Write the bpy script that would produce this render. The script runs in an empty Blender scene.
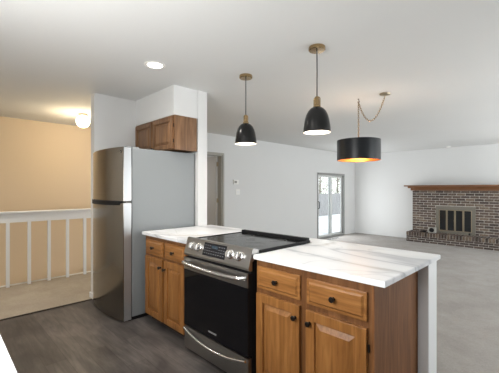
import bpy, bmesh, math, random
from mathutils import Vector, Matrix
random.seed(7)
PI = math.pi
C = bpy.context.scene.collection
S = bpy.context.scene

# ---------------------------------------------------------------- camera
cd = bpy.data.cameras.new('camera'); cam = bpy.data.objects.new('camera', cd); C.objects.link(cam)
cd.sensor_fit = 'HORIZONTAL'; cd.sensor_width = 36.0; cd.lens = 36.0*320/499
cd.shift_y = 2.0/499; cd.clip_start = 0.02; cd.clip_end = 300
cam.location = (0, 0, 1.36); cam.rotation_euler = (PI/2, 0, math.radians(45.488))
S.camera = cam
# ---------------------------------------------------------------- world and exposure
S.view_settings.view_transform = 'Standard'; S.view_settings.look = 'None'
S.view_settings.gamma = 1; S.view_settings.use_curve_mapping = False
S.view_settings.exposure = 0.46
w = bpy.data.worlds.new('sky'); S.world = w; w.use_nodes = True
nt = w.node_tree; bg = nt.nodes['Background']
tc = nt.nodes.new('ShaderNodeTexCoord'); sp = nt.nodes.new('ShaderNodeSeparateXYZ'); rp = nt.nodes.new('ShaderNodeValToRGB')
nt.links.new(tc.outputs['Generated'], sp.inputs[0]); nt.links.new(sp.outputs['Z'], rp.inputs[0]); nt.links.new(rp.outputs[0], bg.inputs[0])
rp.color_ramp.elements[0].position = 0.0; rp.color_ramp.elements[0].color = (0.92, 0.92, 0.92, 1)
rp.color_ramp.elements[1].position = 0.6; rp.color_ramp.elements[1].color = (0.80, 0.86, 0.93, 1)
bg.inputs[1].default_value = 2.1
# area lamps at the sliding door and at unseen windows added for light
def area(name, loc, rot, sx, sy, power, col):
    l = bpy.data.lights.new(name, 'AREA'); l.shape = 'RECTANGLE'; l.size = sx; l.size_y = sy
    l.energy = power; l.color = col
    o = bpy.data.objects.new(name, l); C.objects.link(o); o.location = loc; o.rotation_euler = rot
    return o
DAY = (0.97, 0.985, 1.0)
area('added_kitchen_daylight', (-1.3, -0.50, 1.62), (PI/2+0.3, 0, 0), 1.7, 1.0, 42, (1, 0.98, 0.96))  # lamp at the added sink window behind the camera
area('added_living_daylight', (2.18, 4.6, 1.25), (0, PI/2+0.45, 0), 1.5, 2.2, 58, DAY)  # this lamp and the next stand at the added living room windows
area('added_living_daylight', (2.18, 8.2, 1.25), (0, PI/2+0.40, 0), 1.5, 2.2, 104, DAY)
area('daylight_sliding_door', (-5.34, 8.95, 0.85), (0, -PI/2, 0), 1.85, 1.45, 25, DAY)

area('added_door_leaf_light', (-7.44, 4.0, 1.5), (0, -PI/2, 0), 1.1, 0.7, 8, DAY)  # added lamp to brighten the open door leaf; no window is built here

# ---------------------------------------------------------------- materials
def mat(name, col=(0.8,0.8,0.8), rough=0.5, metal=0.0, spec=0.5, emit=None, es=0, coat=0, aniso=0):
    m = bpy.data.materials.new(name); m.use_nodes = True
    b = m.node_tree.nodes['Principled BSDF']
    b.inputs['Base Color'].default_value = (*col, 1); b.inputs['Roughness'].default_value = rough
    b.inputs['Metallic'].default_value = metal; b.inputs['Specular IOR Level'].default_value = spec
    b.inputs['Coat Weight'].default_value = coat
    if emit: b.inputs['Emission Color'].default_value = (*emit, 1); b.inputs['Emission Strength'].default_value = es
    return m
def nodes(m): return m.node_tree.nodes, m.node_tree.links, m.node_tree.nodes['Principled BSDF']
def coords(m, scale=(1,1,1), rot=(0,0,0)):
    n, l, b = nodes(m); t = n.new('ShaderNodeTexCoord'); mp = n.new('ShaderNodeMapping')
    mp.inputs['Scale'].default_value = scale; mp.inputs['Rotation'].default_value = rot
    l.new(t.outputs['Object'], mp.inputs[0]); return mp.outputs[0]
def ramp(m, src, stops):
    n, l, b = nodes(m); r = n.new('ShaderNodeValToRGB'); l.new(src, r.inputs[0])
    while len(r.color_ramp.elements) < len(stops): r.color_ramp.elements.new(0.5)
    for e, (p, c) in zip(r.color_ramp.elements, stops): e.position = p; e.color = (*c, 1)
    return r.outputs[0]
def noise(m, vec, scale, detail=3, dist=0, rough=0.5):
    n, l, b = nodes(m); t = n.new('ShaderNodeTexNoise'); t.inputs['Scale'].default_value = scale
    t.inputs['Detail'].default_value = detail; t.inputs['Distortion'].default_value = dist; t.inputs['Roughness'].default_value = rough
    if vec is not None: l.new(vec, t.inputs['Vector'])
    return t.outputs['Fac']
def mixc(m, fac, a, b_, mode='MIX'):
    n, l, b = nodes(m); x = n.new('ShaderNodeMix'); x.data_type = 'RGBA'; x.blend_type = mode
    for i, v in ((0, fac), (6, a), (7, b_)):
        if isinstance(v, (int, float)): x.inputs[i].default_value = v
        elif isinstance(v, tuple): x.inputs[i].default_value = (*v, 1)
        else: l.new(v, x.inputs[i])
    return x.outputs[2]
def bump(m, src, strength, dist=0.01):
    n, l, b = nodes(m); u = n.new('ShaderNodeBump'); u.inputs['Strength'].default_value = strength; u.inputs['Distance'].default_value = dist
    l.new(src, u.inputs['Height']); l.new(u.outputs[0], b.inputs['Normal'])
def setc(m, src): n, l, b = nodes(m); l.new(src, b.inputs['Base Color'])

def paint(name, col, rough=0.75, bs=0.12):
    m = mat(name, col, rough); v = coords(m)
    c = ramp(m, noise(m, v, 1.3, 2), [(0.3, tuple(k*0.985 for k in col)), (0.7, col)])
    setc(m, c); bump(m, noise(m, v, 90, 3), bs, 0.004); return m
M_wall = paint('white_wall_paint', (0.71, 0.715, 0.71))
M_ceil = paint('ceiling_paint', (0.72, 0.725, 0.715), 0.85, 0.2)
M_peach = paint('tan_wall_paint', (0.70, 0.56, 0.395))
M_trim = mat('white_trim_paint', (0.84, 0.85, 0.86), 0.4)
M_doorpaint = mat('door_paint', (0.56, 0.54, 0.51), 0.45)
M_casing = mat('taupe_casing', (0.40, 0.39, 0.35), 0.5)

def oak(name, dark, mid, light, axis='z', rough=0.38):
    m = mat(name, mid, rough, spec=0.4)
    sc = {'z': (22, 22, 1.6), 'x': (1.6, 22, 22), 'y': (22, 1.6, 22)}[axis]
    v = coords(m, sc)
    f1 = noise(m, v, 1.0, 5, 1.2, 0.6)
    sc2 = tuple(k*4 for k in sc); v2 = coords(m, sc2); f2 = noise(m, v2, 1.0, 3, 0.3)
    c = ramp(m, f1, [(0.32, dark), (0.5, mid), (0.68, light)])
    c2 = ramp(m, f2, [(0.35, (0.62, 0.55, 0.5)), (0.55, (1, 1, 1))])
    setc(m, mixc(m, 0.4, c, c2, 'MULTIPLY')); bump(m, f2, 0.15, 0.002); return m
OD, OM, OL = (0.20, 0.082, 0.021), (0.275, 0.118, 0.032), (0.345, 0.158, 0.047)
M_oakv = oak('oak_vertical', OD, OM, OL, 'z'); M_oakh = oak('oak_horizontal', OD, OM, OL, 'x')
M_oakshade = oak('oak_frame_shaded', (0.12, 0.05, 0.018), (0.17, 0.073, 0.026), (0.22, 0.10, 0.038), 'z')  # door oak darkened, shade of overhang and gaps put into the colour
M_oakdull = oak('dull_oak', (0.13, 0.065, 0.030), (0.20, 0.105, 0.05), (0.27, 0.15, 0.075), 'z')  # duller, greyer oak for the wall cabinet
M_oakside = oak('oak_end_panel', (0.13, 0.048, 0.013), (0.19, 0.074, 0.02), (0.25, 0.105, 0.033), 'z', 0.7)
M_mantel = oak('mantel_wood', (0.14, 0.062, 0.028), (0.22, 0.10, 0.045), (0.30, 0.15, 0.075), 'x', 0.4)
M_toe = mat('toe_kick', (0.03, 0.02, 0.015), 0.7)

def marble():
    m = mat('veined_white_quartz', (0.85, 0.85, 0.85), 0.3, spec=0.3)
    v = coords(m, (0.5, 1.2, 1), (0, 0, 0.28))
    n, l, b = nodes(m)
    def ridge(scale, dist, width, seed):
        mp = n.new('ShaderNodeVectorMath'); mp.operation = 'ADD'; mp.inputs[1].default_value = (seed, seed*1.7, 0); l.new(v, mp.inputs[0])
        f = noise(m, mp.outputs[0], scale, 3, dist, 0.45)
        a = n.new('ShaderNodeMath'); a.operation = 'SUBTRACT'; l.new(f, a.inputs[0]); a.inputs[1].default_value = 0.5
        c = n.new('ShaderNodeMath'); c.operation = 'ABSOLUTE'; l.new(a.outputs[0], c.inputs[0])
        return ramp(m, c.outputs[0], [(0.0, (1,1,1)), (width, (0,0,0))])
    r1 = ridge(1.5, 0.5, 0.030, 3.1); r2 = ridge(2.3, 0.8, 0.014, 9.4)
    soft = ridge(1.5, 0.5, 0.09, 3.1)
    tint = ramp(m, noise(m, v, 2.2, 2), [(0.5, (0.44, 0.46, 0.49)), (0.72, (0.64, 0.57, 0.46))])
    c = mixc(m, 0.0, (0.86, 0.87, 0.885), (0.8, 0.8, 0.8))
    f = n.new('ShaderNodeMath'); f.operation = 'MULTIPLY'; l.new(soft, f.inputs[0]); f.inputs[1].default_value = 0.26
    c = mixc(m, f.outputs[0], c, tint)
    f = n.new('ShaderNodeMath'); f.operation = 'MULTIPLY'; l.new(r1, f.inputs[0]); f.inputs[1].default_value = 0.8
    c = mixc(m, f.outputs[0], c, tint)
    f = n.new('ShaderNodeMath'); f.operation = 'MULTIPLY'; l.new(r2, f.inputs[0]); f.inputs[1].default_value = 0.4
    c = mixc(m, f.outputs[0], c, tint)
    setc(m, c); return m
M_marble = marble()

def steel(name, col, rough, axis='z'):
    m = mat(name, col, rough, 1.0)
    sc = {'z': (160, 160, 1.0), 'x': (1.0, 160, 160)}[axis]
    f = noise(m, coords(m, sc), 3, 3)
    n, l, b = nodes(m); r = n.new('ShaderNodeMapRange'); l.new(f, r.inputs[0])
    r.inputs[3].default_value = rough-0.02; r.inputs[4].default_value = rough+0.04; l.new(r.outputs[0], b.inputs['Roughness'])
    bump(m, f, 0.012, 0.002); return m
M_steel = steel('stainless_steel', (0.36, 0.353, 0.343), 0.28, 'x')
M_fridge = steel('fridge_stainless', (0.27, 0.252, 0.228), 0.16, 'z')
M_chrome = mat('bright_steel', (0.8, 0.8, 0.8), 0.18, 1.0)
M_fridgeside = mat('fridge_side_grey', (0.20, 0.215, 0.222), 0.38, spec=0.5); bump(M_fridgeside, noise(M_fridgeside, coords(M_fridgeside), 260, 2), 0.1, 0.002)
M_black = mat('black_plastic', (0.010, 0.010, 0.011), 0.55, spec=0.2)
M_blackmetal = mat('black_bronze', (0.022, 0.018, 0.015), 0.35, 0.6)
M_glassblack = mat('black_glass', (0.004, 0.004, 0.005), 0.05, spec=0.3)
M_cook = mat('cooktop_glass', (0.012, 0.013, 0.013), 0.12, spec=0.6)
M_ring = mat('burner_print', (0.11, 0.11, 0.11), 0.3)
M_button = mat('button_print', (0.25, 0.26, 0.28), 0.6, spec=0.2)
M_display = mat('display_panel', (0.012, 0.012, 0.014), 0.4, spec=0.15)
M_lcd = mat('display_window', (0.03, 0.05, 0.07), 0.15)
M_letter = mat('logo_print', (0.5, 0.5, 0.5), 0.4)
M_brass = mat('brushed_brass', (0.42, 0.30, 0.16), 0.22, 1.0)
M_champ = mat('champagne_metal', (0.42, 0.36, 0.26), 0.32, 1.0)
M_shade = mat('black_enamel', (0.008, 0.008, 0.008), 0.2, spec=0.35)
M_white = mat('white_enamel', (0.88, 0.87, 0.84), 0.5)
M_cord = mat('grey_cord', (0.07, 0.07, 0.07), 0.7)
M_drum = mat('black_drum_fabric', (0.007, 0.009, 0.012), 0.3, spec=0.4)
M_gold = mat('gold_lining', (0.85, 0.42, 0.12), 0.3, 1.0)
M_bulb = mat('lit_bulb', (1, 0.9, 0.75), 0.4, emit=(1.0, 0.86, 0.66), es=7)
M_globe = mat('lit_globe', (1, 0.95, 0.85), 0.4, emit=(1.0, 0.86, 0.62), es=5)
M_can = mat('lit_lens', (1, 0.97, 0.9), 0.4, emit=(1.0, 0.95, 0.86), es=4)

def carpet(name, a, b_):
    m = mat(name, a, 0.95, spec=0.1); v = coords(m)
    big = noise(m, coords(m), 2.6, 5, 0.3, 0.7); fine = noise(m, v, 75, 4, 0, 0.75)
    c = ramp(m, big, [(0.3, a), (0.7, b_)])
    c = mixc(m, 0.55, c, ramp(m, fine, [(0.3, (0.62, 0.62, 0.62)), (0.7, (1, 1, 1))]), 'MULTIPLY')
    setc(m, c); bump(m, fine, 0.6, 0.01); return m
M_carpet = carpet('grey_carpet', (0.345, 0.322, 0.30), (0.435, 0.412, 0.388))
M_carpet2 = carpet('hall_carpet', (0.40, 0.345, 0.28), (0.50, 0.44, 0.36))

def vinyl():
    m = mat('grey_plank_vinyl', (0.15, 0.13, 0.12), 0.42, spec=0.4)
    n, l, b = nodes(m); v = coords(m)
    br = n.new('ShaderNodeTexBrick'); l.new(v, br.inputs['Vector'])
    br.inputs['Scale'].default_value = 1; br.inputs['Brick Width'].default_value = 1.2; br.inputs['Row Height'].default_value = 0.15
    br.inputs['Mortar Size'].default_value = 0.0015; br.offset = 0.37
    br.inputs['Color1'].default_value = (0.072, 0.066, 0.063, 1); br.inputs['Color2'].default_value = (0.112, 0.103, 0.098, 1)
    br.inputs['Mortar'].default_value = (0.05, 0.042, 0.038, 1)
    g = noise(m, coords(m, (1.6, 14, 14)), 1.6, 6, 1.4, 0.62)
    blot = noise(m, coords(m, (1.5, 4, 1)), 1.7, 4, 0.6)
    c = mixc(m, 0.75, br.outputs['Color'], ramp(m, g, [(0.32, (0.55, 0.53, 0.52)), (0.68, (1.25, 1.22, 1.2))]), 'MULTIPLY')
    c = mixc(m, 0.8, c, ramp(m, blot, [(0.35, (0.5, 0.5, 0.51)), (0.65, (1.3, 1.27, 1.25))]), 'MULTIPLY')
    setc(m, c); bump(m, g, 0.08, 0.003); return m
M_vinyl = vinyl()

def brickmat(name, col):
    m = mat(name, col, 0.85, spec=0.2); f = noise(m, coords(m), 28, 4, 0, 0.7)
    setc(m, ramp(m, f, [(0.3, tuple(k*0.6 for k in col)), (0.7, tuple(k*1.35 for k in col))])); bump(m, f, 0.5, 0.004); return m
BR = [brickmat('brown_brick', (0.125, 0.092, 0.074)), brickmat('dark_brick', (0.075, 0.058, 0.050)),
      brickmat('tan_brick', (0.19, 0.145, 0.11)), brickmat('plum_brick', (0.10, 0.077, 0.068))]
M_mortar = brickmat('pale_mortar', (0.52, 0.50, 0.46))
M_fireframe = mat('antique_brass_frame', (0.20, 0.185, 0.155), 0.5, 0.4)
M_fireglass = mat('smoked_glass', (0.015, 0.017, 0.019), 0.12, spec=0.5)
M_greybox = mat('grey_box', (0.36, 0.35, 0.32), 0.6)
M_alu = mat('grey_aluminium', (0.33, 0.33, 0.32), 0.42, 0.5)
def glass():
    m = bpy.data.materials.new('window_glass'); m.use_nodes = True; n = m.node_tree.nodes; l = m.node_tree.links
    n.remove(n['Principled BSDF']); t = n.new('ShaderNodeBsdfTransparent'); g = n.new('ShaderNodeBsdfGlossy'); g.inputs['Roughness'].default_value = 0.02
    t.inputs[0].default_value = (0.95, 0.97, 0.97, 1)
    x = n.new('ShaderNodeMixShader'); x.inputs[0].default_value = 0.06; l.new(t.outputs[0], x.inputs[1]); l.new(g.outputs[0], x.inputs[2])
    l.new(x.outputs[0], n['Material Output'].inputs[0]); return m
M_glass = glass()
M_snow = mat('pale_patio', (0.75, 0.75, 0.74), 0.9); setc(M_snow, ramp(M_snow, noise(M_snow, coords(M_snow), 1.4, 4), [(0.4, (0.55, 0.55, 0.54)), (0.6, (0.9, 0.9, 0.9))]))
M_fence = oak('weathered_fence', (0.24, 0.235, 0.235), (0.32, 0.315, 0.315), (0.40, 0.395, 0.39), 'z', 0.9)
M_leaf = mat('pale_foliage', (0.42, 0.46, 0.36), 0.8)
M_bark = mat('bark', (0.25, 0.21, 0.18), 0.9)

# ---------------------------------------------------------------- mesh helpers
class MB:
    def __init__(s): s.bm = bmesh.new()
    def box(s, x0, x1, y0, y1, z0, z1, bev=0, mi=0, seg=2):
        t = bmesh.new(); bmesh.ops.create_cube(t, size=1)
        bmesh.ops.scale(t, vec=(abs(x1-x0), abs(y1-y0), abs(z1-z0)), verts=t.verts)
        bmesh.ops.translate(t, vec=((x0+x1)/2, (y0+y1)/2, (z0+z1)/2), verts=t.verts)
        if bev: bmesh.ops.bevel(t, geom=t.edges[:], offset=bev, segments=seg, affect='EDGES', profile=0.6)
        s._merge(t, mi); return s
    def _merge(s, t, mi=0):
        for f in t.faces: f.material_index = mi
        me = bpy.data.meshes.new('t'); t.to_mesh(me); t.free(); s.bm.from_mesh(me); bpy.data.meshes.remove(me)
    def poly(s, pts, vec, mi=0):            # extrude a closed polygon
        t = bmesh.new(); vs = [t.verts.new(p) for p in pts]; f = t.faces.new(vs)
        r = bmesh.ops.extrude_face_region(t, geom=[f]); bmesh.ops.translate(t, vec=vec, verts=[e for e in r['geom'] if isinstance(e, bmesh.types.BMVert)])
        bmesh.ops.recalc_face_normals(t, faces=t.faces[:]); s._merge(t, mi); return s
    def lathe(s, prof, n=32, o=(0,0,0), axis='z', mi=0, closed=False):
        t = bmesh.new(); rows = []
        for r, z in prof:
            rows.append([t.verts.new((r*math.cos(2*PI*i/n), r*math.sin(2*PI*i/n), z)) for i in range(n)] if r > 1e-6 else [t.verts.new((0,0,z))])
        rr = rows + ([rows[0]] if closed else [])
        for a, b in zip(rr, rr[1:]):
            for i in range(n):
                j = (i+1) % n
                if len(a) == 1 and len(b) == 1: continue
                if len(a) == 1: t.faces.new((a[0], b[j], b[i]))
                elif len(b) == 1: t.faces.new((a[i], a[j], b[0]))
                else: t.faces.new((a[i], a[j], b[j], b[i]))
        bmesh.ops.recalc_face_normals(t, faces=t.faces[:])
        if axis == '-y': bmesh.ops.rotate(t, matrix=Matrix.Rotation(PI/2, 3, 'X'), verts=t.verts)   # z -> -y
        if axis == 'x': bmesh.ops.rotate(t, matrix=Matrix.Rotation(PI/2, 3, 'Y'), verts=t.verts)
        bmesh.ops.translate(t, vec=o, verts=t.verts); s._merge(t, mi); return s
    def tube(s, pts, r, n=8, mi=0, caps=True):
        t = bmesh.new(); rows = []; pts = [Vector(p) for p in pts]; N = len(pts)
        up = None
        for i, p in enumerate(pts):
            d = (pts[min(i+1, N-1)] - pts[max(i-1, 0)]).normalized()
            if up is None: up = Vector((0,0,1)) if abs(d.z) < 0.9 else Vector((1,0,0))
            a = d.cross(up).normalized(); up = a.cross(d).normalized()
            rr = r[i] if isinstance(r, (list, tuple)) else r
            rows.append([t.verts.new(p + a*rr*math.cos(2*PI*k/n) + up*rr*math.sin(2*PI*k/n)) for k in range(n)])
        for a, b in zip(rows, rows[1:]):
            for k in range(n): t.faces.new((a[k], a[(k+1)%n], b[(k+1)%n], b[k]))
        if caps: t.faces.new(rows[0]); t.faces.new(rows[-1])
        bmesh.ops.recalc_face_normals(t, faces=t.faces[:]); s._merge(t, mi); return s
    def torus(s, R, r, center, rot, stretch=1.5, n=10, k=5, mi=0):
        t = bmesh.new(); g = []
        for i in range(n):
            a = 2*PI*i/n; row = []
            for j in range(k):
                b = 2*PI*j/k; q = R + r*math.cos(b)
                row.append(t.verts.new((q*math.cos(a), r*math.sin(b), q*math.sin(a)*stretch)))
            g.append(row)
        for i in range(n):
            for j in range(k): t.faces.new((g[i][j], g[(i+1)%n][j], g[(i+1)%n][(j+1)%k], g[i][(j+1)%k]))
        bmesh.ops.rotate(t, matrix=rot, verts=t.verts); bmesh.ops.translate(t, vec=center, verts=t.verts)
        bmesh.ops.recalc_face_normals(t, faces=t.faces[:]); s._merge(t, mi); return s
    def build(s, name, m, parent=None, smooth=False, loc=None):
        me = bpy.data.meshes.new(name)
        s.bm.to_mesh(me); s.bm.free()
        for q in (m if isinstance(m, (list, tuple)) else [m]): me.materials.append(q)
        if smooth:
            me.polygons.foreach_set('use_smooth', [True]*len(me.polygons)); me.set_sharp_from_angle(angle=math.radians(38))
        o = bpy.data.objects.new(name, me); C.objects.link(o)
        if parent: o.parent = parent
        if loc: o.location = loc
        return o
def tag(o, label, cat, group=None):
    o['label'] = label; o['category'] = cat
    if group: o['group'] = group
    return o
def thing(name, label, cat, loc=(0,0,0), group=None, rz=0):
    o = bpy.data.objects.new(name, None); C.objects.link(o); o.location = loc; o.rotation_euler[2] = rz
    o.empty_display_size = 0.1; return tag(o, label, cat, group)
def struct(o): o['kind'] = 'structure'; return o
def kids(o): return [c for c in C.objects if c.parent == o]
def copy_tree(o, parent=None):
    c = o.copy(); C.objects.link(c); c.parent = parent
    for k in kids(o): copy_tree(k, c)
    return c

# ---------------------------------------------------------------- room shell
H = 2.53; L = -0.18
XB = -5.40; YF = 10.48; XP = -6.53; XR = 2.2; YS = -0.52
struct(MB().box(-4.15, XR, YS, 2.42, -0.28, 0.0).build('floor', M_vinyl))
struct(MB().box(-5.52, -4.15, YS, 4.72, L, 0.004).box(-4.15, -3.15, 2.42, 4.72, L, 0.004).build('floor_hall', M_carpet2))
struct(MB().box(XB, XR, 2.42, YF, L-0.1, L).build('floor_living', M_carpet))
struct(MB().box(XP, -5.52, YS, 3.5, -1.7, -1.6).build('floor_stairwell', M_carpet2))
struct(MB().box(XP-0.12, XR+0.12, YS-0.12, YF+0.12, H, H+0.1).build('ceiling', M_ceil))
# back wall with closet opening and sliding door opening
SD0, SD1, SDT = 8.14, 9.76, 1.84
CL0, CL1, CLT = 3.62, 4.475, 2.09
b = MB(); T = XB-0.14
b.box(T, XB, 3.5, CL0, L-0.1, H).box(T, XB, CL0, CL1, CLT, H).box(T, XB, CL1, SD0, L-0.1, H)
b.box(T, XB, SD0, SD1, SDT, H).box(T, XB, SD0, SD1, L-0.1, L+0.0).box(T, XB, SD1, YF+0.12, L-0.1, H)
struct(b.build('wall_back', M_wall))
struct(MB().box(XB, XR+0.12, YF, YF+0.12, L-0.1, H).build('wall_fireplace', M_wall))
b = MB()
ws = [(3.5, 5.7), (7.1, 9.3)]; wz0, wz1 = 0.5, 2.0; y = YS-0.12
for a, c in ws:
    b.box(XR, XR+0.12, y, a, L-0.1, H); b.box(XR, XR+0.12, a, c, L-0.1, wz0); b.box(XR, XR+0.12, a, c, wz1, H); y = c
b.box(XR, XR+0.12, y, YF, L-0.1, H)
struct(b.build('wall_right', M_wall))
b = MB(); y0, y1 = YS-0.12, YS
b.box(XP, -2.15, y0, y1, -1.7, H).box(-2.15, -0.45, y0, y1, -0.28, 1.12).box(-2.15, -0.45, y0, y1, 2.12, H).box(-0.45, XR, y0, y1, -0.28, H)
struct(b.build('wall_kitchen', M_wall))
struct(MB().box(XP-0.12, XP, YS-0.12, 3.62, -1.7, H).box(XP, T, 3.5, 3.62, -1.7, H).build('wall_stairs', M_peach))
struct(MB().box(-5.52, -5.50, YS, 3.5, -1.7, L).build('wall_stairwell', M_peach))
struct(MB().box(-4.24, -4.12, 1.39, 2.37, 0.0, H).build('wall_alcove', M_wall))
struct(MB().box(-4.12, -3.15, 2.24, 2.37, 0.0, H).build('wall_refrigerator', M_wall))
struct(MB().box(-4.12, -3.165, 1.916, 2.24, 2.195, H).build('wall_soffit', M_wall))
struct(MB().box(-3.15, -0.64, 2.195, 2.36, 0.0, 0.884).build('wall_peninsula', M_trim))
# closet interior behind the open door
struct(MB().box(-7.55, -7.50, 3.62, 5.5, -0.1, H).box(-7.50, T, 5.45, 5.5, -0.1, H).box(-7.50, T, 3.62, 5.45, -0.02, 0).box(-7.5, T, 3.62, 5.45, H-.02, H).box(-7.5, -6.65, 3.57, 3.62, 0, H).build('wall_bedroom', M_wall))
# unseen windows, added to light the kitchen and living room
def window(nm, x0, x1, y0, y1, z0, z1, ax):
    fr = MB()
    if ax == 'x':
        for a, c, e, f in ((y0, y0+0.05, z0, z1), (y1-0.05, y1, z0, z1), (y0, y1, z0, z0+0.05), (y0, y1, z1-0.05, z1), ((y0+y1)/2-0.02, (y0+y1)/2+0.02, z0, z1)):
            fr.box(x0, x1, a, c, e, f)
        g = MB().box((x0+x1)/2-0.003, (x0+x1)/2+0.003, y0+0.05, y1-0.05, z0+0.05, z1-0.05)
    else:
        for a, c, e, f in ((x0, x0+0.05, z0, z1), (x1-0.05, x1, z0, z1), (x0, x1, z0, z0+0.05), (x0, x1, z1-0.05, z1), ((x0+x1)/2-0.02, (x0+x1)/2+0.02, z0, z1)):
            fr.box(a, c, y0, y1, e, f)
        g = MB().box(x0+0.05, x1-0.05, (y0+y1)/2-0.003, (y0+y1)/2+0.003, z0+0.05, z1-0.05)
    o = struct(fr.build(nm, M_trim)); g.build('pane', M_glass, o)
window('added_window_1', XR+0.03, XR+0.1, 3.5, 5.7, wz0, wz1, 'x')
window('added_window_2', XR+0.03, XR+0.1, 7.1, 9.3, wz0, wz1, 'x')
window('added_window_3', -2.15, -0.45, YS-0.10, YS-0.03, 1.12, 2.12, 'y')
# baseboards and trim
struct(MB().box(XB, XB+0.015, 4.72, SD0-0.05, L, L+0.09, 0.003).box(XB, XB+0.015, SD1+0.05, YF, L, L+0.09, 0.003).build('baseboard_back', M_wall))
struct(MB().box(XB+0.015, -3.5, YF-0.015, YF, L, L+0.09, 0.003).box(-1.1, XR, YF-0.015, YF, L, L+0.09, 0.003).build('baseboard_fireplace', M_wall))
struct(MB().box(-4.255, -4.24, 1.375, 2.37, 0.004, 0.07, 0.003).box(-4.255, -4.12, 1.378, 1.39, 0.004, 0.07, 0.003).build('baseboard_alcove', M_trim))
struct(MB().box(-4.165, -4.135, YS, 1.37, 0.0, 0.007, 0.002).build('trim_1', M_toe))
# closet doorway casing (trim) and the open door leaf
b = MB(); k = 0.042
b.box(XB, XB+0.02, CL1, CL1+k, 0.004, CLT+k, 0.004).box(XB, XB+0.02, CL0-0.06, CL0, 0.004, CLT+k, 0.004).box(XB, XB+0.02, CL0, CL1, CLT, CLT+k, 0.004)
b.box(T, XB, CL1-0.02, CL1, 0.004, CLT).box(T, XB, CL0, CL0+0.02, 0.004, CLT).box(T, XB, CL0+0.02, CL1-0.02, CLT-0.02, CLT)
struct(b.build('trim_2', M_casing))
d = struct(MB().box(T-0.80, T-0.02, 4.415, 4.45, 0.02, CLT-0.02, 0.003).build('door_1', M_doorpaint))
for z in (0.25, 1.05, 1.85):
    MB().box(T-0.02, T+0.035, 4.450, 4.4545, z, z+0.09).lathe([(0.0,0),(0.008,0),(0.008,0.1),(0,0.1)], 10, (T-0.010, 4.448, z-0.005)).build('hinge', M_champ, d, True)
MB().lathe([(0.0,0),(0.03,0),(0.03,0.006),(0.011,0.012),(0.011,0.04),(0.027,0.05),(0.03,0.065),(0.02,0.08),(0,0.083)], 20, (T-0.74, 4.415, 0.98), '-y').build('door_knob', M_champ, d, True)
# sliding glass door
sd = struct(MB().box(T+0.01, XB+0.008, SD0, SD0+0.05, L, SDT, 0.004).box(T+0.01, XB+0.008, SD1-0.05, SD1, L, SDT, 0.004)
     .box(T+0.01, XB+0.02, SD0+0.05, SD1-0.05, SDT-0.06, SDT, 0.004).box(T+0.01, XB+0.02, SD0+0.05, SD1-0.05, L, L+0.05, 0.004).build('door_2', M_alu))
ym = (SD0+SD1)/2
for (a, c, x) in ((SD0+0.05, ym+0.05, XB-0.05), (ym-0.05, SD1-0.05, XB-0.10)):
    p = MB(); z0, z1 = L+0.05, SDT-0.06; q = 0.065
    p.box(x, x+0.035, a, a+q, z0, z1, 0.003).box(x, x+0.035, c-q, c, z0, z1, 0.003).box(x, x+0.035, a+q, c-q, z0, z0+q, 0.003).box(x, x+0.035, a+q, c-q, z1-q, z1, 0.003)
    p = p.build('sliding_panel', mat('panel_aluminium', (0.72, 0.73, 0.72), 0.4, 0.3), sd)
    MB().box(x+0.014, x+0.020, a+q, c-q, z0+q, z1-q).build('pane', M_glass, p)
MB().tube([(XB-0.015, SD0+0.085, 0.75), (XB+0.03, SD0+0.085, 0.77), (XB+0.03, SD0+0.085, 0.95), (XB-0.015, SD0+0.085, 0.97)], 0.012).build('door_handle', M_black, sd, True)

# ---------------------------------------------------------------- outside the sliding door
struct(MB().box(-30, T-0.005, -6, 32, -0.5, -0.22).build('floor_patio', M_snow))
fx = -10.3
t = thing('fence', 'weathered grey board fence seen through the sliding glass door', 'fence', (fx, 13, -0.22))
p = MB()
for i in range(100):
    y = -8 + i*0.2; h = 1.28 + random.uniform(-0.015, 0.015)
    p.box(-0.01, 0.012, y+0.006, y+0.194, 0, h)
p.build('fence_boards', M_fence, t)
p = MB().box(-0.05, -0.01, -8, 12, 0.2, 0.28).box(-0.05, -0.01, -8, 12, 1.0, 1.08); p.build('fence_rail', M_fence, t)
def tree(x, y, h, seed, label):
    r = random.Random(seed); t = thing('tree', label, 'tree', (x, y, -0.22), 'trees behind the fence')
    k = MB(); k.tube([(0,0,-0.05), (0.05,0,h*0.3), (0,0.08,h*0.6), (0.05,0,h*0.9)], [0.12,0.09,0.06,0.02], 8)
    for i in range(14):
        z = h*r.uniform(0.25, 0.8); a = r.uniform(0, 2*PI); l = r.uniform(0.5, 1.1)
        k.tube([(0.02,0.03,z), (math.cos(a)*l*0.5, math.sin(a)*l*0.5, z+l*0.35), (math.cos(a)*l, math.sin(a)*l, z+l*0.9)], [0.035,0.022,0.008], 5)
    k.build('trunk', M_bark, t)
    bm = MB(); g = bm.bm
    for i in range(1500):
        a = r.uniform(0, 2*PI); zz = r.uniform(0.12, 1.05); R = 1.25*math.sqrt(max(0.05, 1-(2*zz-1.15)**2))*r.uniform(0.25, 1)
        c = Vector((math.cos(a)*R, math.sin(a)*R, zz*h)); s_ = r.uniform(0.04, 0.09)
        u = Vector((r.gauss(0,1), r.gauss(0,1), r.gauss(0,1))).normalized(); v = u.cross(Vector((r.gauss(0,1), r.gauss(0,1), r.gauss(0,1)))).normalized()
        g.faces.new([g.verts.new(c+u*s_), g.verts.new(c+v*s_*0.5), g.verts.new(c-u*s_), g.verts.new(c-v*s_*0.5)])
    bm.build('foliage', M_leaf, t)
tree(-12.6, 19.3, 3.6, 1, 'pale tree seen through the left pane of the sliding door')
tree(-12.8, 22.0, 4.2, 2, 'pale tree seen through the right pane of the sliding door')

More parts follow.
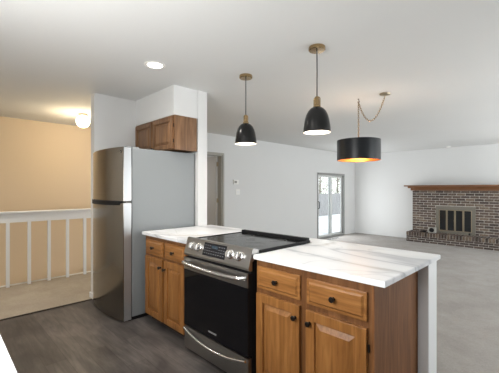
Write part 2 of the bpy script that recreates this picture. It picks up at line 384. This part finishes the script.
# ---------------------------------------------------------------- railing by the stairs
RX = -5.45
t = thing('stair_railing', 'white painted stair railing with square balusters before the tan wall', 'railing', (RX, 1.2, 0.004))
MB().box(-0.05, 0.05, -1.7, 2.29, 1.012, 1.038, 0.006).build('handrail', M_trim, t)
MB().box(-0.018, 0.018, -1.7, 2.29, 0.885, 1.012, 0.002).build('rail_board', M_trim, t)
b0 = None
for i in range(16):
    y = 0.712 + 0.2455*(i-4) - 1.2
    if b0 is None:
        b0 = MB().box(-0.02, 0.02, -0.02, 0.02, 0.0, 0.885, 0.003).build('baluster', M_trim, t); o = b0
    else:
        o = b0.copy(); C.objects.link(o); o.parent = t
    o.location = (0, y, 0)

# ---------------------------------------------------------------- refrigerator
t = thing('refrigerator', 'stainless steel top-freezer refrigerator with grey sides in the white alcove', 'refrigerator', (-3.635, 1.75, 0))
W = 0.435
MB().box(-W, W, -0.30, 0.475, 0.035, 1.780, 0.008).build('body', M_fridgeside, t)
MB().box(-W+0.01, W-0.01, -0.335, 0.40, 0.001, 0.035).build('base_grille', M_black, t)
def curved_door(z0, z1, nm):
    n = 24; pts = []
    for i in range(n+1):
        u = -1 + 2*i/n; pts.append((u*W, -0.392 - 0.062*(1-u*u), z0))
    pts += [(W, -0.308, z0), (-W, -0.308, z0)]
    q = MB().poly(pts, (0, 0, z1-z0)); bmesh.ops.bevel(q.bm, geom=[e for e in q.bm.edges if abs(e.verts[0].co.z-e.verts[1].co.z) < 1e-5], offset=0.005, segments=2, affect='EDGES')
    return q.build(nm, M_fridge, t, True)
MB().box(-W+0.012, W-0.012, -0.36, -0.298, 1.19, 1.25).build('door_gasket', M_black, t)
fd = curved_door(1.232, 1.785, 'freezer_door')
rd = curved_door(0.010, 1.212, 'refrigerator_door')
for d_ in (fd, rd):
    z0, z1 = (1.232, 1.785) if d_ is fd else (0.010, 1.212)
    MB().box(W-0.001, W+0.002, -0.386, -0.310, z0+0.004, z1-0.004, 0.001).build('door_edge', mat('door_edge_steel', (0.42, 0.43, 0.44), 0.35, 0.7), d_)
# pocket grip along the top of the lower door
n = 20; p = []
for i in range(n+1):
    u = -0.93 + 1.80*i/n; p.append((u*W, -0.394 - 0.062*(1-u*u) - 0.030*math.sin(PI*min(1, max(0, (u+0.95)/1.85)))**0.5, 1.188))
inner = [(x, y+0.03, z) for x, y, z in reversed(p)]
MB().poly(p+inner, (0, 0, 0.044)).build('handle', M_black, rd, True)
MB().lathe([(0,0),(0.014,0),(0.014,0.003),(0.011,0.005),(0,0.005)], 20, (W-0.045, -0.404, 1.735), '-y').build('badge', M_chrome, fd, True)
MB().box(W-0.10, W-0.01, -0.36, -0.22, 1.779, 1.795, 0.006).build('hinge_cover', M_fridgeside, t)

# ---------------------------------------------------------------- cabinets
def knob(parent, x, y, z):
    MB().lathe([(0,0),(0.010,0),(0.007,0.006),(0.006,0.014),(0.014,0.019),(0.0165,0.026),(0.013,0.031),(0,0.033)], 16, (x, y, z), '-y').build('knob', M_blackmetal, parent, True)
def frustum(b, x0, x1, z0, z1, ya, yb, ins):     # raised field: wide at ya, narrow at yb (yb nearer to viewer)
    t = bmesh.new()
    A = [t.verts.new(v) for v in ((x0,ya,z0),(x1,ya,z0),(x1,ya,z1),(x0,ya,z1))]
    B = [t.verts.new(v) for v in ((x0+ins,yb,z0+ins),(x1-ins,yb,z0+ins),(x1-ins,yb,z1-ins),(x0+ins,yb,z1-ins))]
    t.faces.new(B); t.faces.new(A[::-1])
    for i in range(4): t.faces.new((A[i], A[(i+1)%4], B[(i+1)%4], B[i]))
    bmesh.ops.recalc_face_normals(t, faces=t.faces[:]); b._merge(t, 0)
def panel_door(t, x0, x1, z0, z1, y, kx=None, kz=None, hinge=None, s=0.058, m=None):
    b = MB(); th = 0.024
    b.box(x0, x0+s, y-th, y, z0, z1, 0.004); b.box(x1-s, x1, y-th, y, z0, z1, 0.004)
    b.box(x0+s-0.001, x1-s+0.001, y-th, y, z0, z0+s, 0.004); b.box(x0+s-0.001, x1-s+0.001, y-th, y, z1-s, z1, 0.004)
    b.box(x0+s, x1-s, y-0.009, y-0.002, z0+s, z1-s)
    frustum(b, x0+s+0.006, x1-s-0.006, z0+s+0.006, z1-s-0.006, y-0.009, y-0.022, 0.03)
    o = b.build('door', m or M_oakv, t)
    if kx is not None: knob(o, kx, y-th, kz)
    if hinge is not None:
        for zz in (z0+0.07, z1-0.12): MB().box(hinge-0.002, hinge+0.006, y-0.012, y, zz, zz+0.04, 0.002).build('hinge', M_blackmetal, o)
    return o
def drawer(t, x0, x1, z0, z1, y, kn=True):
    b = MB(); b.box(x0, x1, y-0.015, y, z0, z1, 0.006); frustum(b, x0+0.017, x1-0.017, z0+0.017, z1-0.017, y-0.015, y-0.024, 0.011)
    o = b.build('drawer', M_oakh, t)
    if kn: knob(o, (x0+x1)/2, y-0.024, (z0+z1)/2)
    return o
# unit between fridge and range (origin at left front foot)
def base_body(t, x0, x1, y0, y1, side=False):
    MB().box(x0, x1, y0, y1, 0.075, 0.882, 0.0015).build('cabinet_body', M_oakshade, t)
    MB().box(x0+0.002, x1-0.002, y0+0.07, y1-0.01, 0.0, 0.075).build('toe_kick', M_toe, t)
ox, oy = -2.72, 1.56
t = thing('base_cabinet', 'oak base cabinet with two drawers and two doors between refrigerator and range', 'cabinet', (ox, oy, 0))
base_body(t, -3.12-ox, -2.335-ox, 0, 0.62)
for a, c in ((-3.09, -2.745), (-2.715, -2.375)):
    drawer(t, a-ox, c-ox, 0.702, 0.847, 0)
panel_door(t, -3.09-ox, -2.745-ox, 0.09, 0.68, 0, -2.772-ox, 0.605); panel_door(t, -2.715-ox, -2.375-ox, 0.09, 0.68, 0, -2.69-ox, 0.60)
ox = -1.11
t = thing('base_cabinet', 'oak base cabinet at the end of the peninsula with dark brown side panel', 'cabinet', (ox, oy, 0))
base_body(t, -1.515-ox, -0.712-ox, 0, 0.625)
MB().box(-0.712-ox, -0.70-ox, 0.0, 0.628, 0.0, 0.882, 0.001).build('side_panel', M_oakside, t)
drawer(t, -1.500-ox, -1.145-ox, 0.694, 0.842, 0); drawer(t, -1.098-ox, -0.732-ox, 0.688, 0.838, 0)
panel_door(t, -1.500-ox, -1.145-ox, 0.09, 0.664, 0, -1.173-ox, 0.59)
panel_door(t, -1.098-ox, -0.732-ox, 0.09, 0.656, 0, -1.070-ox, 0.585, hinge=-0.732-ox+0.004)
# upper cabinet over the fridge
ox, oy = -3.63, 1.92
t = thing('wall_cabinet', 'small oak wall cabinet with two doors above the refrigerator', 'cabinet', (ox, oy, 1.80))
MB().box(-4.118-ox, -3.152-ox, 0, 0.300, 0.0, 0.392, 0.002).build('cabinet_body', M_oakdull, t)
panel_door(t, -4.09-ox, -3.655-ox, 0.012, 0.375, 0, -3.70-ox, 0.035, s=0.05, m=M_oakdull); panel_door(t, -3.62-ox, -3.175-ox, 0.012, 0.375, 0, -3.595-ox, 0.035, hinge=-3.175-ox+0.004, s=0.05, m=M_oakdull)

# ---------------------------------------------------------------- countertops
b = MB(); X0, X1, Y0, Y1 = -3.148, -0.635, 1.53, 2.43; nx0, nx1, ny = -2.318, -1.518, 2.215
pts = [(X0,Y0), (nx0,Y0), (nx0,ny), (nx1,ny), (nx1,Y0), (X1,Y0), (X1,Y1), (X0,Y1)]
b.poly([(x, y, 0.884) for x, y in pts], (0, 0, 0.030))
bmesh.ops.bevel(b.bm, geom=[e for e in b.bm.edges if abs(e.verts[0].co.z-e.verts[1].co.z) < 1e-5], offset=0.003, segments=2, affect='EDGES')
tag(b.build('countertop', M_marble), 'white veined stone countertop running around the range and over the peninsula', 'countertop')
# counter behind the photographer, its edge shows in the lower left corner
t = thing('base_cabinet', 'oak base cabinet under the added sink window opposite the range', 'cabinet', (-1.3, 0.10, 0), rz=PI)
base_body(t, -1.28, 1.28, 0, 0.60)
for i in range(5):
    a = -1.26 + i*0.508; drawer(t, a, a+0.48, 0.69, 0.84, 0); panel_door(t, a, a+0.48, 0.12, 0.665, 0, a+0.03+(i%2)*0.42, 0.60)
b = MB().box(-2.60, 0.02, YS+0.005, 0.143, 0.884, 0.914, 0.003); tag(b.build('countertop', M_marble), 'white stone countertop edge at the lower left corner of the photo', 'countertop')

# ---------------------------------------------------------------- range
rx, ry = -1.918, 1.495
t = thing('kitchen_range', 'stainless steel slide-in electric range with black glass oven door', 'range', (rx, ry, 0))
hw = 0.383
MB().box(-hw, hw, 0.035, 0.690, 0.03, 0.905, 0.002).build('body', M_black, t)
for sx in (-1, 1):
    for y in (0.10, 0.62): MB().lathe([(0,0),(0.018,0),(0.018,0.03),(0,0.03)], 12, (sx*(hw-0.05), y, 0)).build('leg', M_black, t)
# cooktop
MB().box(-hw-0.003, hw+0.003, 0.10, 0.703, 0.917, 0.930, 0.003).build('cooktop', M_cook, t)
r_ = MB()
for cx_, cy_, R in ((-0.19, 0.26, 0.115), (0.19, 0.26, 0.095), (-0.19, 0.53, 0.075), (0.19, 0.53, 0.075), (0, 0.42, 0.05)):
    for q in (R, R*0.62): r_.lathe([(q-0.0015, 0.9302), (q+0.0015, 0.9302), (q+0.0015, 0.9306), (q-0.0015, 0.9306)], 40, (cx_, cy_, 0), closed=True)
r_.build('burner_ring', M_ring, t)
v_ = MB().box(-hw-0.003, hw+0.003, 0.660, 0.703, 0.931, 0.955, 0.004)
v_.build('rear_trim', M_black, t)
v_ = MB()
v_.box(-0.345, 0.345, 0.668, 0.680, 0.9552, 0.9560)
v_.build('vent_strip', mat('vent_metal', (0.12, 0.12, 0.11), 0.35, 0.6), t)
for sx in (-1, 1): MB().box(sx*(hw+0.003)-0.007, sx*(hw+0.003)+0.007, 0.10, 0.703, 0.915, 0.934, 0.002).build('side_trim', M_black, t)
# slanted control panel (front to back profile), full width
prof = [(0.035, 0.800), (0.004, 0.806), (0.0, 0.822), (0.038, 0.948), (0.052, 0.952), (0.105, 0.937), (0.105, 0.905), (0.035, 0.86)]
cp = MB().poly([(-hw-0.006, y, z) for y, z in prof], (2*hw+0.012, 0, 0)).build('control_panel', M_steel, t)
# frame of the slanted face
A = Vector((0, 0.0, 0.822)); B = Vector((0, 0.038, 0.948)); dn = (B-A); Ls = dn.length; dn.normalize(); nrm = Vector((0, -dn.z, dn.y))
ang = math.atan2(nrm.z, -nrm.y)      # tilt of the face normal above horizontal
def on_face(b, x, s_, lift=0.0):     # move a mesh made in the (x, -y normal, z) frame onto the panel
    bmesh.ops.rotate(b.bm, matrix=Matrix.Rotation(-ang, 3, 'X'), verts=b.bm.verts[:])
    bmesh.ops.translate(b.bm, vec=A + dn*s_ + nrm*lift + Vector((x, 0, 0)), verts=b.bm.verts[:]); return b
on_face(MB().box(-0.135, 0.135, -0.0015, 0.002, -0.05, 0.05, 0.001), -0.005, Ls*0.52).build('display', M_display, cp)
b = MB().box(-0.035, 0.035, -0.003, -0.0014, 0.012, 0.034); on_face(b, -0.005, Ls*0.52).build('display_window', M_lcd, cp)
b = MB()
for r in range(4):
    for c in range(9):
        x = -0.112 + c*0.028; z = 0.030 - r*0.02
        if r < 2 and 3 <= c <= 5: continue
        b.box(x-0.006, x+0.006, -0.0024, -0.0012, z-0.002, z+0.002)
on_face(b, -0.005, Ls*0.52).build('keypad', M_button, cp)
for x in (-0.285, -0.205, 0.185, 0.275):
    b = MB().lathe([(0,0),(0.035,0),(0.035,0.004),(0.029,0.007),(0.028,0.030),(0.025,0.034),(0,0.034)], 28, (0,0,0), '-y').box(-0.005, 0.005, -0.041, -0.032, -0.024, 0.024, 0.002)
    on_face(b, x, Ls*0.52).build('knob', M_chrome, cp, True)
# oven door
od = MB().box(-hw, hw, 0.004, 0.034, 0.225, 0.79, 0.003).build('oven_door', M_black, t)
MB().box(-hw, hw, -0.004, 0.003, 0.690, 0.79, 0.002).build('door_band', M_steel, od)
MB().box(-hw, hw, -0.002, 0.003, 0.225, 0.688, 0.001).build('oven_window', M_glassblack, od)
def bow(z, x0, x1, out, sag, r, nm, par, m=M_steel):
    pts = []
    for i in range(25):
        u = -1+2*i/24; e = min(1, (1-abs(u))/0.10); pts.append((u*(x1-x0)/2+(x0+x1)/2, -0.004-out*math.sin(e*PI/2)-0.010*(1-u*u), z - sag*(1-u*u)))
    return MB().tube(pts, r, 12).build(nm, m, par, True)
bow(0.755, -hw+0.015, hw-0.015, 0.036, 0.012, 0.016, 'oven_handle', od, M_chrome)
# storage drawer with a curved lip
dr = MB().box(-hw, hw, 0.002, 0.034, 0.035, 0.212, 0.003)
dr = dr.build('storage_drawer', M_steel, t)
pts = []
for i in range(25):
    u = -1+2*i/24; pts.append((u*(hw-0.012), -0.012-0.006*(1-u*u), 0.200-0.055*(1-u*u)))
MB().tube(pts, 0.010, 10).build('drawer_handle', M_chrome, dr, True)
cu = bpy.data.curves.new('txt', 'FONT'); cu.body = 'FRIGIDAIRE'; cu.size = 0.019; cu.extrude = 0.0004; cu.align_x = 'CENTER'
to = bpy.data.objects.new('txt', cu); C.objects.link(to); bpy.context.view_layer.update()
me = bpy.data.meshes.new_from_object(to.evaluated_get(bpy.context.evaluated_depsgraph_get())); bpy.data.objects.remove(to)
me.materials.clear(); me.materials.append(M_letter)
lo = bpy.data.objects.new('logo', me); C.objects.link(lo); lo.parent = od; lo.location = (0.0, -0.0026, 0.262); lo.rotation_euler = (PI/2, 0, 0)

# ---------------------------------------------------------------- pendants
def point(parent, z, power, col, r=0.03, x=0, y=0):
    l = bpy.data.lights.new('bulb_light', 'POINT'); l.energy = power; l.color = col; l.shadow_soft_size = r
    o = bpy.data.objects.new('bulb_light', l); C.objects.link(o); o.parent = parent; o.location = (x, y, z); return o
p1 = thing('pendant_light', 'black dome pendant light nearer the refrigerator, left of the pair', 'pendant light', (-2.39, 2.296, H), 'dome pendants over the counter')
MB().lathe([(0,0),(0.066,0),(0.068,-0.006),(0.068,-0.026),(0.062,-0.032),(0,-0.034)], 32).build('canopy', M_brass, p1, True)
MB().tube([(0,0,-0.03), (0.001,0,-0.2), (0,0,-0.415)], 0.0055).build('cord', M_cord, p1)
so = MB().lathe([(0,-0.41),(0.012,-0.41),(0.016,-0.425),(0.016,-0.475),(0.028,-0.482),(0.034,-0.50),(0,-0.50)], 24)
for a in (0, PI/2):
    pts = []
    for i in range(17):
        q = PI*i/16; r = 0.030*math.cos(q); z = -0.435+0.022*math.sin(q) if 0 < i < 16 else -0.495
        pts.append((r*math.cos(a), r*math.sin(a), z))
    so.tube(pts, 0.0042, 6)
so.build('socket_cage', M_brass, p1, True)
zt, zb, R = -0.495, -0.708, 0.112
pr = []; N = 18
for i in range(N+1):
    q = i/N; pr.append((0.018 + (R-0.018)*math.sin(min(1, q*1.0)*PI/2)**0.62 if i else 0.018, zt + (zb-zt)*(1-math.cos(q*PI/2))**0.92))
pr = [(0.018, zt), (0.035, zt-0.004), (0.055, zt-0.016), (0.074, zt-0.038), (0.088, zt-0.066), (0.098, zt-0.100), (0.105, zt-0.140), (0.110, zt-0.178), (0.112, zb)]
sh = MB().lathe(pr + [(0.1105, zb)] + [(r-0.003, z-0.002) for r, z in pr[-2::-1]], 48).build('lamp_shade', M_shade, p1, True)
lin = [(r-0.0035, z-0.003) for r, z in pr[:-1]] + [(0.1090, zb+0.001)]
MB().lathe(lin, 48).build('shade_lining', mat('lamp_lining', (0.9, 0.88, 0.84), 0.5, emit=None), p1, True)
MB().lathe([(0,-0.535),(0.013,-0.535),(0.016,-0.56),(0.028,-0.60),(0.030,-0.625),(0.022,-0.648),(0,-0.655)], 20).build('bulb', M_bulb, p1, True)
point(p1, -0.675, 1.3, (1, 0.86, 0.68), 0.025)
p2 = copy_tree(p1); p2.location = (-1.496, 2.253, H); p2['label'] = 'black dome pendant light over the peninsula, right of the pair'

# ---------------------------------------------------------------- swag drum light
cx, cy = -1.985, 3.95
dl = thing('drum_pendant', 'black drum pendant lamp with gold lining hanging on a swagged brass chain', 'pendant light', (cx, cy, H))
R = 0.273; z0, z1 = 1.728-H, 1.990-H
MB().lathe([(R, z0), (R, z1), (R-0.004, z1), (R-0.004, z0)], 56, closed=True).build('drum_shade', M_drum, dl, True)
MB().lathe([(R-0.0048, z0+0.003), (R-0.0048, z1-0.002)], 56).build('gold_lining', M_gold, dl, True)
sp_ = MB()
for a in (0, 2*PI/3, 4*PI/3):
    sp_.tube([(0,0,z1-0.02), (math.cos(a)*(R-0.006), math.sin(a)*(R-0.006), z1-0.02)], 0.004, 6)
sp_.lathe([(0,z1+0.02),(0.012,z1+0.02),(0.02,z1),(0.02,z1-0.06),(0,z1-0.06)], 16)
sp_.build('shade_frame', M_brass, dl, True)
for a in (0.6, 0.6+2*PI/3, 0.6+4*PI/3):
    bx, by = 0.09*math.cos(a), 0.09*math.sin(a)
    MB().tube([(0,0,z1-0.05), (bx,by,z1-0.08), (bx,by,z1-0.11)], 0.008, 8).build('lamp_arm', M_brass, dl, True)
    MB().lathe([(0,z1-0.11),(0.014,z1-0.11),(0.028,z1-0.15),(0.03,z1-0.17),(0.02,z1-0.195),(0,z1-0.20)], 16, (bx, by, 0)).build('bulb', M_bulb, dl, True)
point(dl, z1-0.075, 9, (1, 0.90, 0.76), 0.04)
kx, ky = -1.64-cx, 3.953-cy
MB().lathe([(0,0),(0.064,0),(0.066,-0.005),(0.060,-0.018),(0.03,-0.026),(0,-0.027)], 32, (kx, ky, 0)).build('canopy', M_champ, dl, True)
hk = [(0,0,0.0), (0,0,-0.018)] + [(0.014*math.sin(q), 0, -0.030-0.014*(1-math.cos(q))+0.012) for q in [PI*i/8 for i in range(1, 11)]]
MB().tube(hk, 0.0032, 6).lathe([(0,0),(0.012,0),(0.010,-0.006),(0,-0.008)], 12).build('ceiling_hook', M_blackmetal, dl, True)
path = [Vector((0,0,z1+0.03)), Vector((0,0,-0.045))]
# swag: from the hook to the canopy
sw = []
for i in range(61):
    u = i/60; sw.append(Vector((kx*u, ky*u, -0.045 - 4*0.27*u*(1-u) + u*0.015 - 0.05*u*(1-u)*(1-2*u))))
def chain(b, pts, pitch=0.026):
    seg = [0]
    for a, c in zip(pts, pts[1:]): seg.append(seg[-1]+(c-a).length)
    n = int(seg[-1]/pitch)
    for i in range(n+1):
        s_ = min(i*pitch, seg[-1]-1e-6); j = max(k for k in range(len(seg)-1) if seg[k] <= s_)
        d = (pts[j+1]-pts[j]).normalized(); p = pts[j]+d*(s_-seg[j])
        rot = Vector((0,0,1)).rotation_difference(d).to_matrix() @ Matrix.Rotation(PI/2*(i%2), 3, 'Z')
        b.torus(0.0095, 0.0028, p, rot, 1.8)
b = MB(); chain(b, path); chain(b, sw)
b.build('chain', M_brass, dl, True)

# ---------------------------------------------------------------- other ceiling lights
t = thing('recessed_light', 'round recessed ceiling light shining in front of the wall cabinet', 'ceiling light', (-2.79, 1.487, H), 'recessed kitchen lights')
MB().lathe([(0.070,-0.001),(0.074,-0.006),(0.098,-0.004),(0.100,0.0),(0.070,0.0)], 40).build('trim_ring', M_white, t, True)
MB().lathe([(0,-0.0035),(0.069,-0.0035),(0.0695,-0.0005),(0,-0.0005)], 40).build('lens', M_can, t, True)
def spot(parent, power):
    l = bpy.data.lights.new('can_light', 'SPOT'); l.energy = power; l.color = (1, 0.93, 0.84); l.spot_size = math.radians(150); l.spot_blend = 1; l.shadow_soft_size = 0.07
    o = bpy.data.objects.new('can_light', l); C.objects.link(o); o.parent = parent; o.location = (0, 0, -0.02)
spot(t, 44)
t2 = copy_tree(t); t2.location = (-1.7, 0.75, H); t2['label'] = 'unseen round recessed ceiling light added above the aisle to light the kitchen'  # copy out of view, added to light the cabinets and aisle
t2 = copy_tree(t); t2.location = (-4.75, 0.25, H); t2['label'] = 'unseen round recessed ceiling light added in the hall to light the railing'  # copy out of view, added to brighten the railing
t = thing('globe_light', 'glowing round glass globe ceiling light over the stair hall', 'ceiling light', (-5.42, 1.66, H))
MB().lathe([(0,0),(0.062,0),(0.064,-0.012),(0.060,-0.024),(0,-0.026)], 32).build('canopy', M_champ, t, True)
g = []
for i in range(17):
    q = PI*i/16; g.append((max(0.0, 0.100*math.sin(q)) if 0 < i < 16 else 0.0, -0.116+0.096*math.cos(q)))
MB().lathe(g, 32).build('globe', M_globe, t, True)
point(t, -0.27, 17, (1, 0.80, 0.52), 0.10)
t = thing('smoke_detector', 'tiny round white smoke detector on the ceiling above the fireplace', 'smoke detector', (-2.46, 10.15, H))
MB().lathe([(0,0),(0.06,0),(0.062,-0.012),(0.052,-0.03),(0.02,-0.036),(0,-0.036)], 28).build('detector_body', M_white, t, True)
MB().lathe([(0,-0.0365),(0.016,-0.0365),(0.014,-0.04),(0,-0.04)], 16).build('test_button', M_white, t, True)

# ---------------------------------------------------------------- wall plates
t = thing('thermostat', 'small white thermostat with grey screen on the back wall', 'thermostat', (XB, 4.865, 1.455))
MB().box(0, 0.026, -0.075, 0.075, 0.0, 0.10, 0.005).build('thermostat_body', M_white, t); MB().box(0.0262, 0.0275, -0.055, 0.02, 0.025, 0.078).build('screen', M_greybox, t)
t = thing('light_switch', 'white light switch plate on the back wall below the thermostat', 'light switch', (XB, 4.93, 1.22))
MB().box(0, 0.008, -0.06, 0.06, 0.0, 0.12, 0.003).build('switch_plate', M_white, t)
for y in (-0.023, 0.023): MB().box(0.008, 0.013, y-0.013, y+0.013, 0.032, 0.088, 0.002).build('rocker', M_trim, t)
t = thing('floor_vent', 'flat metal floor vent in the carpet before the sliding door', 'vent', (XB+0.22, 8.7, L))
MB().box(-0.06, 0.06, -0.32, 0.32, 0.0, 0.010, 0.003).build('vent_frame', M_alu, t)
b = MB()
for i in range(28): b.box(-0.045, 0.045, -0.30+i*0.0215, -0.29+i*0.0215, 0.0102, 0.0112)
b.build('louvre', M_black, t)

# ---------------------------------------------------------------- fireplace
fx0, fx1, fy = -3.41, -1.20, 10.20
FX = (fx0+fx1)/2; t = thing('fireplace', 'brown brick fireplace with raised brick hearth on the far wall', 'fireplace', (FX, YF, L))
hz = 0.285            # hearth height above the carpet
mz0, mz1 = 1.30-L, 1.455-L
def X(x): return x-FX
bh, bw, g = 0.0555, 0.195, 0.0115
ox0, ox1, oz1 = -2.785, -1.845, 0.865-L      # opening
b = MB(); y0 = fy-YF
b.box(X(fx0)+0.006, X(ox0), y0+0.007, -0.005, 0.0, mz0, mi=4).box(X(ox1), X(fx1)-0.006, y0+0.007, -0.005, 0.0, mz0, mi=4).box(X(ox0), X(ox1), y0+0.007, -0.005, oz1, mz0, mi=4)
rows = int((mz0-hz)/(bh+g))
pit = (mz0-hz)/rows
for r in range(rows):
    z = hz + r*pit + g/2; x = fx0 - (0.5*(bw+g) if r % 2 else 0)
    while x < fx1:
        a, c = max(x, fx0), min(x+bw, fx1)
        parts = [(a, c)]
        if z + bh*0.5 < oz1:
            parts = [(a, min(c, ox0-0.004)), (max(a, ox1+0.004), c)]
        for a_, c_ in parts:
            if c_-a_ > 0.025: b.box(X(a_), X(c_), y0+random.uniform(-0.002, 0.002), y0+0.03, z, z+pit-g, 0.003, random.choice((0,0,1,2,3)), 1)
        x += bw+g
    yy = -0.245 - (0.1 if r % 2 else 0)        # bricks on the left and right returns
    y = y0
    while y < -0.02:
        e = min(y+(bw if not (r % 2 and y == y0) else bw/2), -0.006)
        b.box(X(fx0), X(fx0)+0.03, y+0.031 if y == y0 else y, e, z, z+pit-g, 0.003, random.choice((0,1,2,3)), 1)
        b.box(X(fx1)-0.03, X(fx1), y+0.031 if y == y0 else y, e, z, z+pit-g, 0.003, random.choice((0,1,2,3)), 1)
        y = e+g
b.build('brick_surround', BR+[M_mortar], t)
# hearth
hx0, hx1, hy = -3.47, -1.08, 9.87
b = MB(); y0 = hy-YF; yb = fy-YF
b.box(X(hx0)+0.006, X(hx1)-0.006, y0+0.007, yb-0.001, 0.0, hz-0.008, mi=4)
b.box(X(hx0)+0.006, X(fx0)-0.002, yb-0.001, -0.005, 0.0, hz-0.008, mi=4); b.box(X(fx1)+0.002, X(hx1)-0.006, yb-0.001, -0.005, 0.0, hz-0.008, mi=4)
for r in range(3):
    z = 0.006 + r*0.059; x = hx0 - (0.5*(bw+g) if r % 2 else 0)
    while x < hx1:
        a, c = max(x, hx0), min(x+bw, hx1)
        if c-a > 0.02: b.box(X(a), X(c), y0+random.uniform(-0.002, 0.002), y0+0.03, z, z+0.048, 0.003, random.choice((0,1,3,3)), 1)
        x += bw+g
    for xs in (hx0, hx1-0.03):
        y = y0+0.031
        while y < -0.03:
            e = min(y+bw, -0.006); b.box(X(xs), X(xs)+0.03, y, e, z, z+0.048, 0.003, random.choice((0,1,3)), 1); y = e+g
x = hx0; k = 0
while x < hx1-0.02:                               # rowlock course
    c = min(x+0.055, hx1); rear = -0.006 if (c < fx0 or x > fx1) else yb-0.002
    b.box(X(x), X(c), y0-0.012+random.uniform(-0.002, 0.002), y0+0.19 if rear > y0+0.19 else rear, 0.180, hz, 0.004, random.choice((0,1,2,3)), 1)
    if rear-(y0+0.20) > 0.03: b.box(X(x), X(c), y0+0.20, rear, hz-0.04, hz, 0.003, random.choice((0,1,2,3)), 1)
    x += 0.070
b.build('hearth', BR+[M_mortar], t)
# mantel: board over a stepped moulding
pr = [(-0.002, mz1), (-0.555, mz1), (-0.565, mz1-0.012), (-0.560, mz1-0.035), (-0.50, mz1-0.045), (-0.46, mz1-0.075), (-0.42, mz1-0.11), (-0.355, mz1-0.128), (-0.335, mz0+0.001), (-0.002, mz0+0.001)]
mt = MB().poly([(X(-3.33-0.0), y, z) for y, z in pr], (2.05, 0, 0))
mt.box(X(-3.56), X(-1.05), -0.565, -0.002, mz1-0.036, mz1, 0.004)
mt.box(X(-3.49), X(-1.12), -0.46, -0.002, mz1-0.085, mz1-0.036, 0.008); mt.box(X(-3.44), X(-1.17), -0.36, -0.002, mz0+0.002, mz1-0.085, 0.008)
mt.build('mantel', M_mantel, t)
# metal fireplace insert with four glass doors
yi = fy-YF
ins = MB(); fz0 = hz+0.002; fz1 = oz1; w = 0.075
a, c = X(ox0)+0.001, X(ox1)-0.001
ins.box(a, a+w, yi-0.012, yi+0.03, fz0, fz1, 0.003).box(c-w, c, yi-0.012, yi+0.03, fz0, fz1, 0.003).box(a+w, c-w, yi-0.012, yi+0.03, fz1-0.10, fz1, 0.003).box(a+w, c-w, yi-0.012, yi+0.03, fz0, fz0+0.07, 0.003)
ins = ins.build('insert_frame', M_fireframe, t)
MB().box(a+w, c-w, yi+0.10, -0.006, fz0, fz1-0.02).build('firebox', M_black, t)
wp = (c-a-2*w)/4
for i in range(4):
    u0, u1 = a+w+i*wp+0.002, a+w+(i+1)*wp-0.002; z0_, z1_ = fz0+0.072, fz1-0.102; f_ = 0.02
    p = MB().box(u0, u0+f_, yi-0.006, yi+0.014, z0_, z1_, 0.002).box(u1-f_, u1, yi-0.006, yi+0.014, z0_, z1_, 0.002).box(u0+f_, u1-f_, yi-0.006, yi+0.014, z0_, z0_+0.015, 0.002).box(u0+f_, u1-f_, yi-0.006, yi+0.014, z1_-0.015, z1_, 0.002).build('glass_door', M_champ, t)
    MB().box(u0+f_, u1-f_, yi+0.002, yi+0.008, z0_+0.015, z1_-0.015).build('pane', M_fireglass, p)
    if i in (1, 2): 
        xk = u1-0.01 if i == 1 else u0+0.01
        MB().lathe([(0,0),(0.007,0),(0.007,0.015),(0.012,0.02),(0,0.028)], 12, (xk, yi-0.006, (z0_+z1_)/2), '-y').build('knob', M_champ, p, True)
MB().lathe([(0,0),(0.022,0),(0.022,0.02),(0.012,0.028),(0,0.028)], 16, (c-0.13, yi-0.012, fz0+0.03), '-y').build('damper_knob', M_black, t, True)
# things on the hearth
t = thing('hearth_box', 'small grey square box with a round black opening on the hearth', 'box', (-2.84, 10.06, hz+L+0.001))
MB().box(-0.095, 0.095, -0.06, 0.06, 0, 0.155, 0.006).build('box_body', M_greybox, t)
MB().lathe([(0,0.001),(0.058,0.001),(0.062,0.006),(0.065,0),(0.065,-0.004),(0,-0.004)], 28, (0.0, -0.06, 0.08), '-y').build('round_opening', M_black, t, True)
b = MB(); b.lathe([(0,0),(0.05,0),(0.055,0.02),(0.04,0.045),(0,0.055)], 20).box(-0.10, 0.02, -0.03, 0.03, 0, 0.03, 0.008)
o = b.build('gas_key_cover', M_black, None, True, loc=(-3.05, 10.06, hz+L+0.001)); tag(o, 'low dark lump beside the grey box on the hearth', 'hearth item')
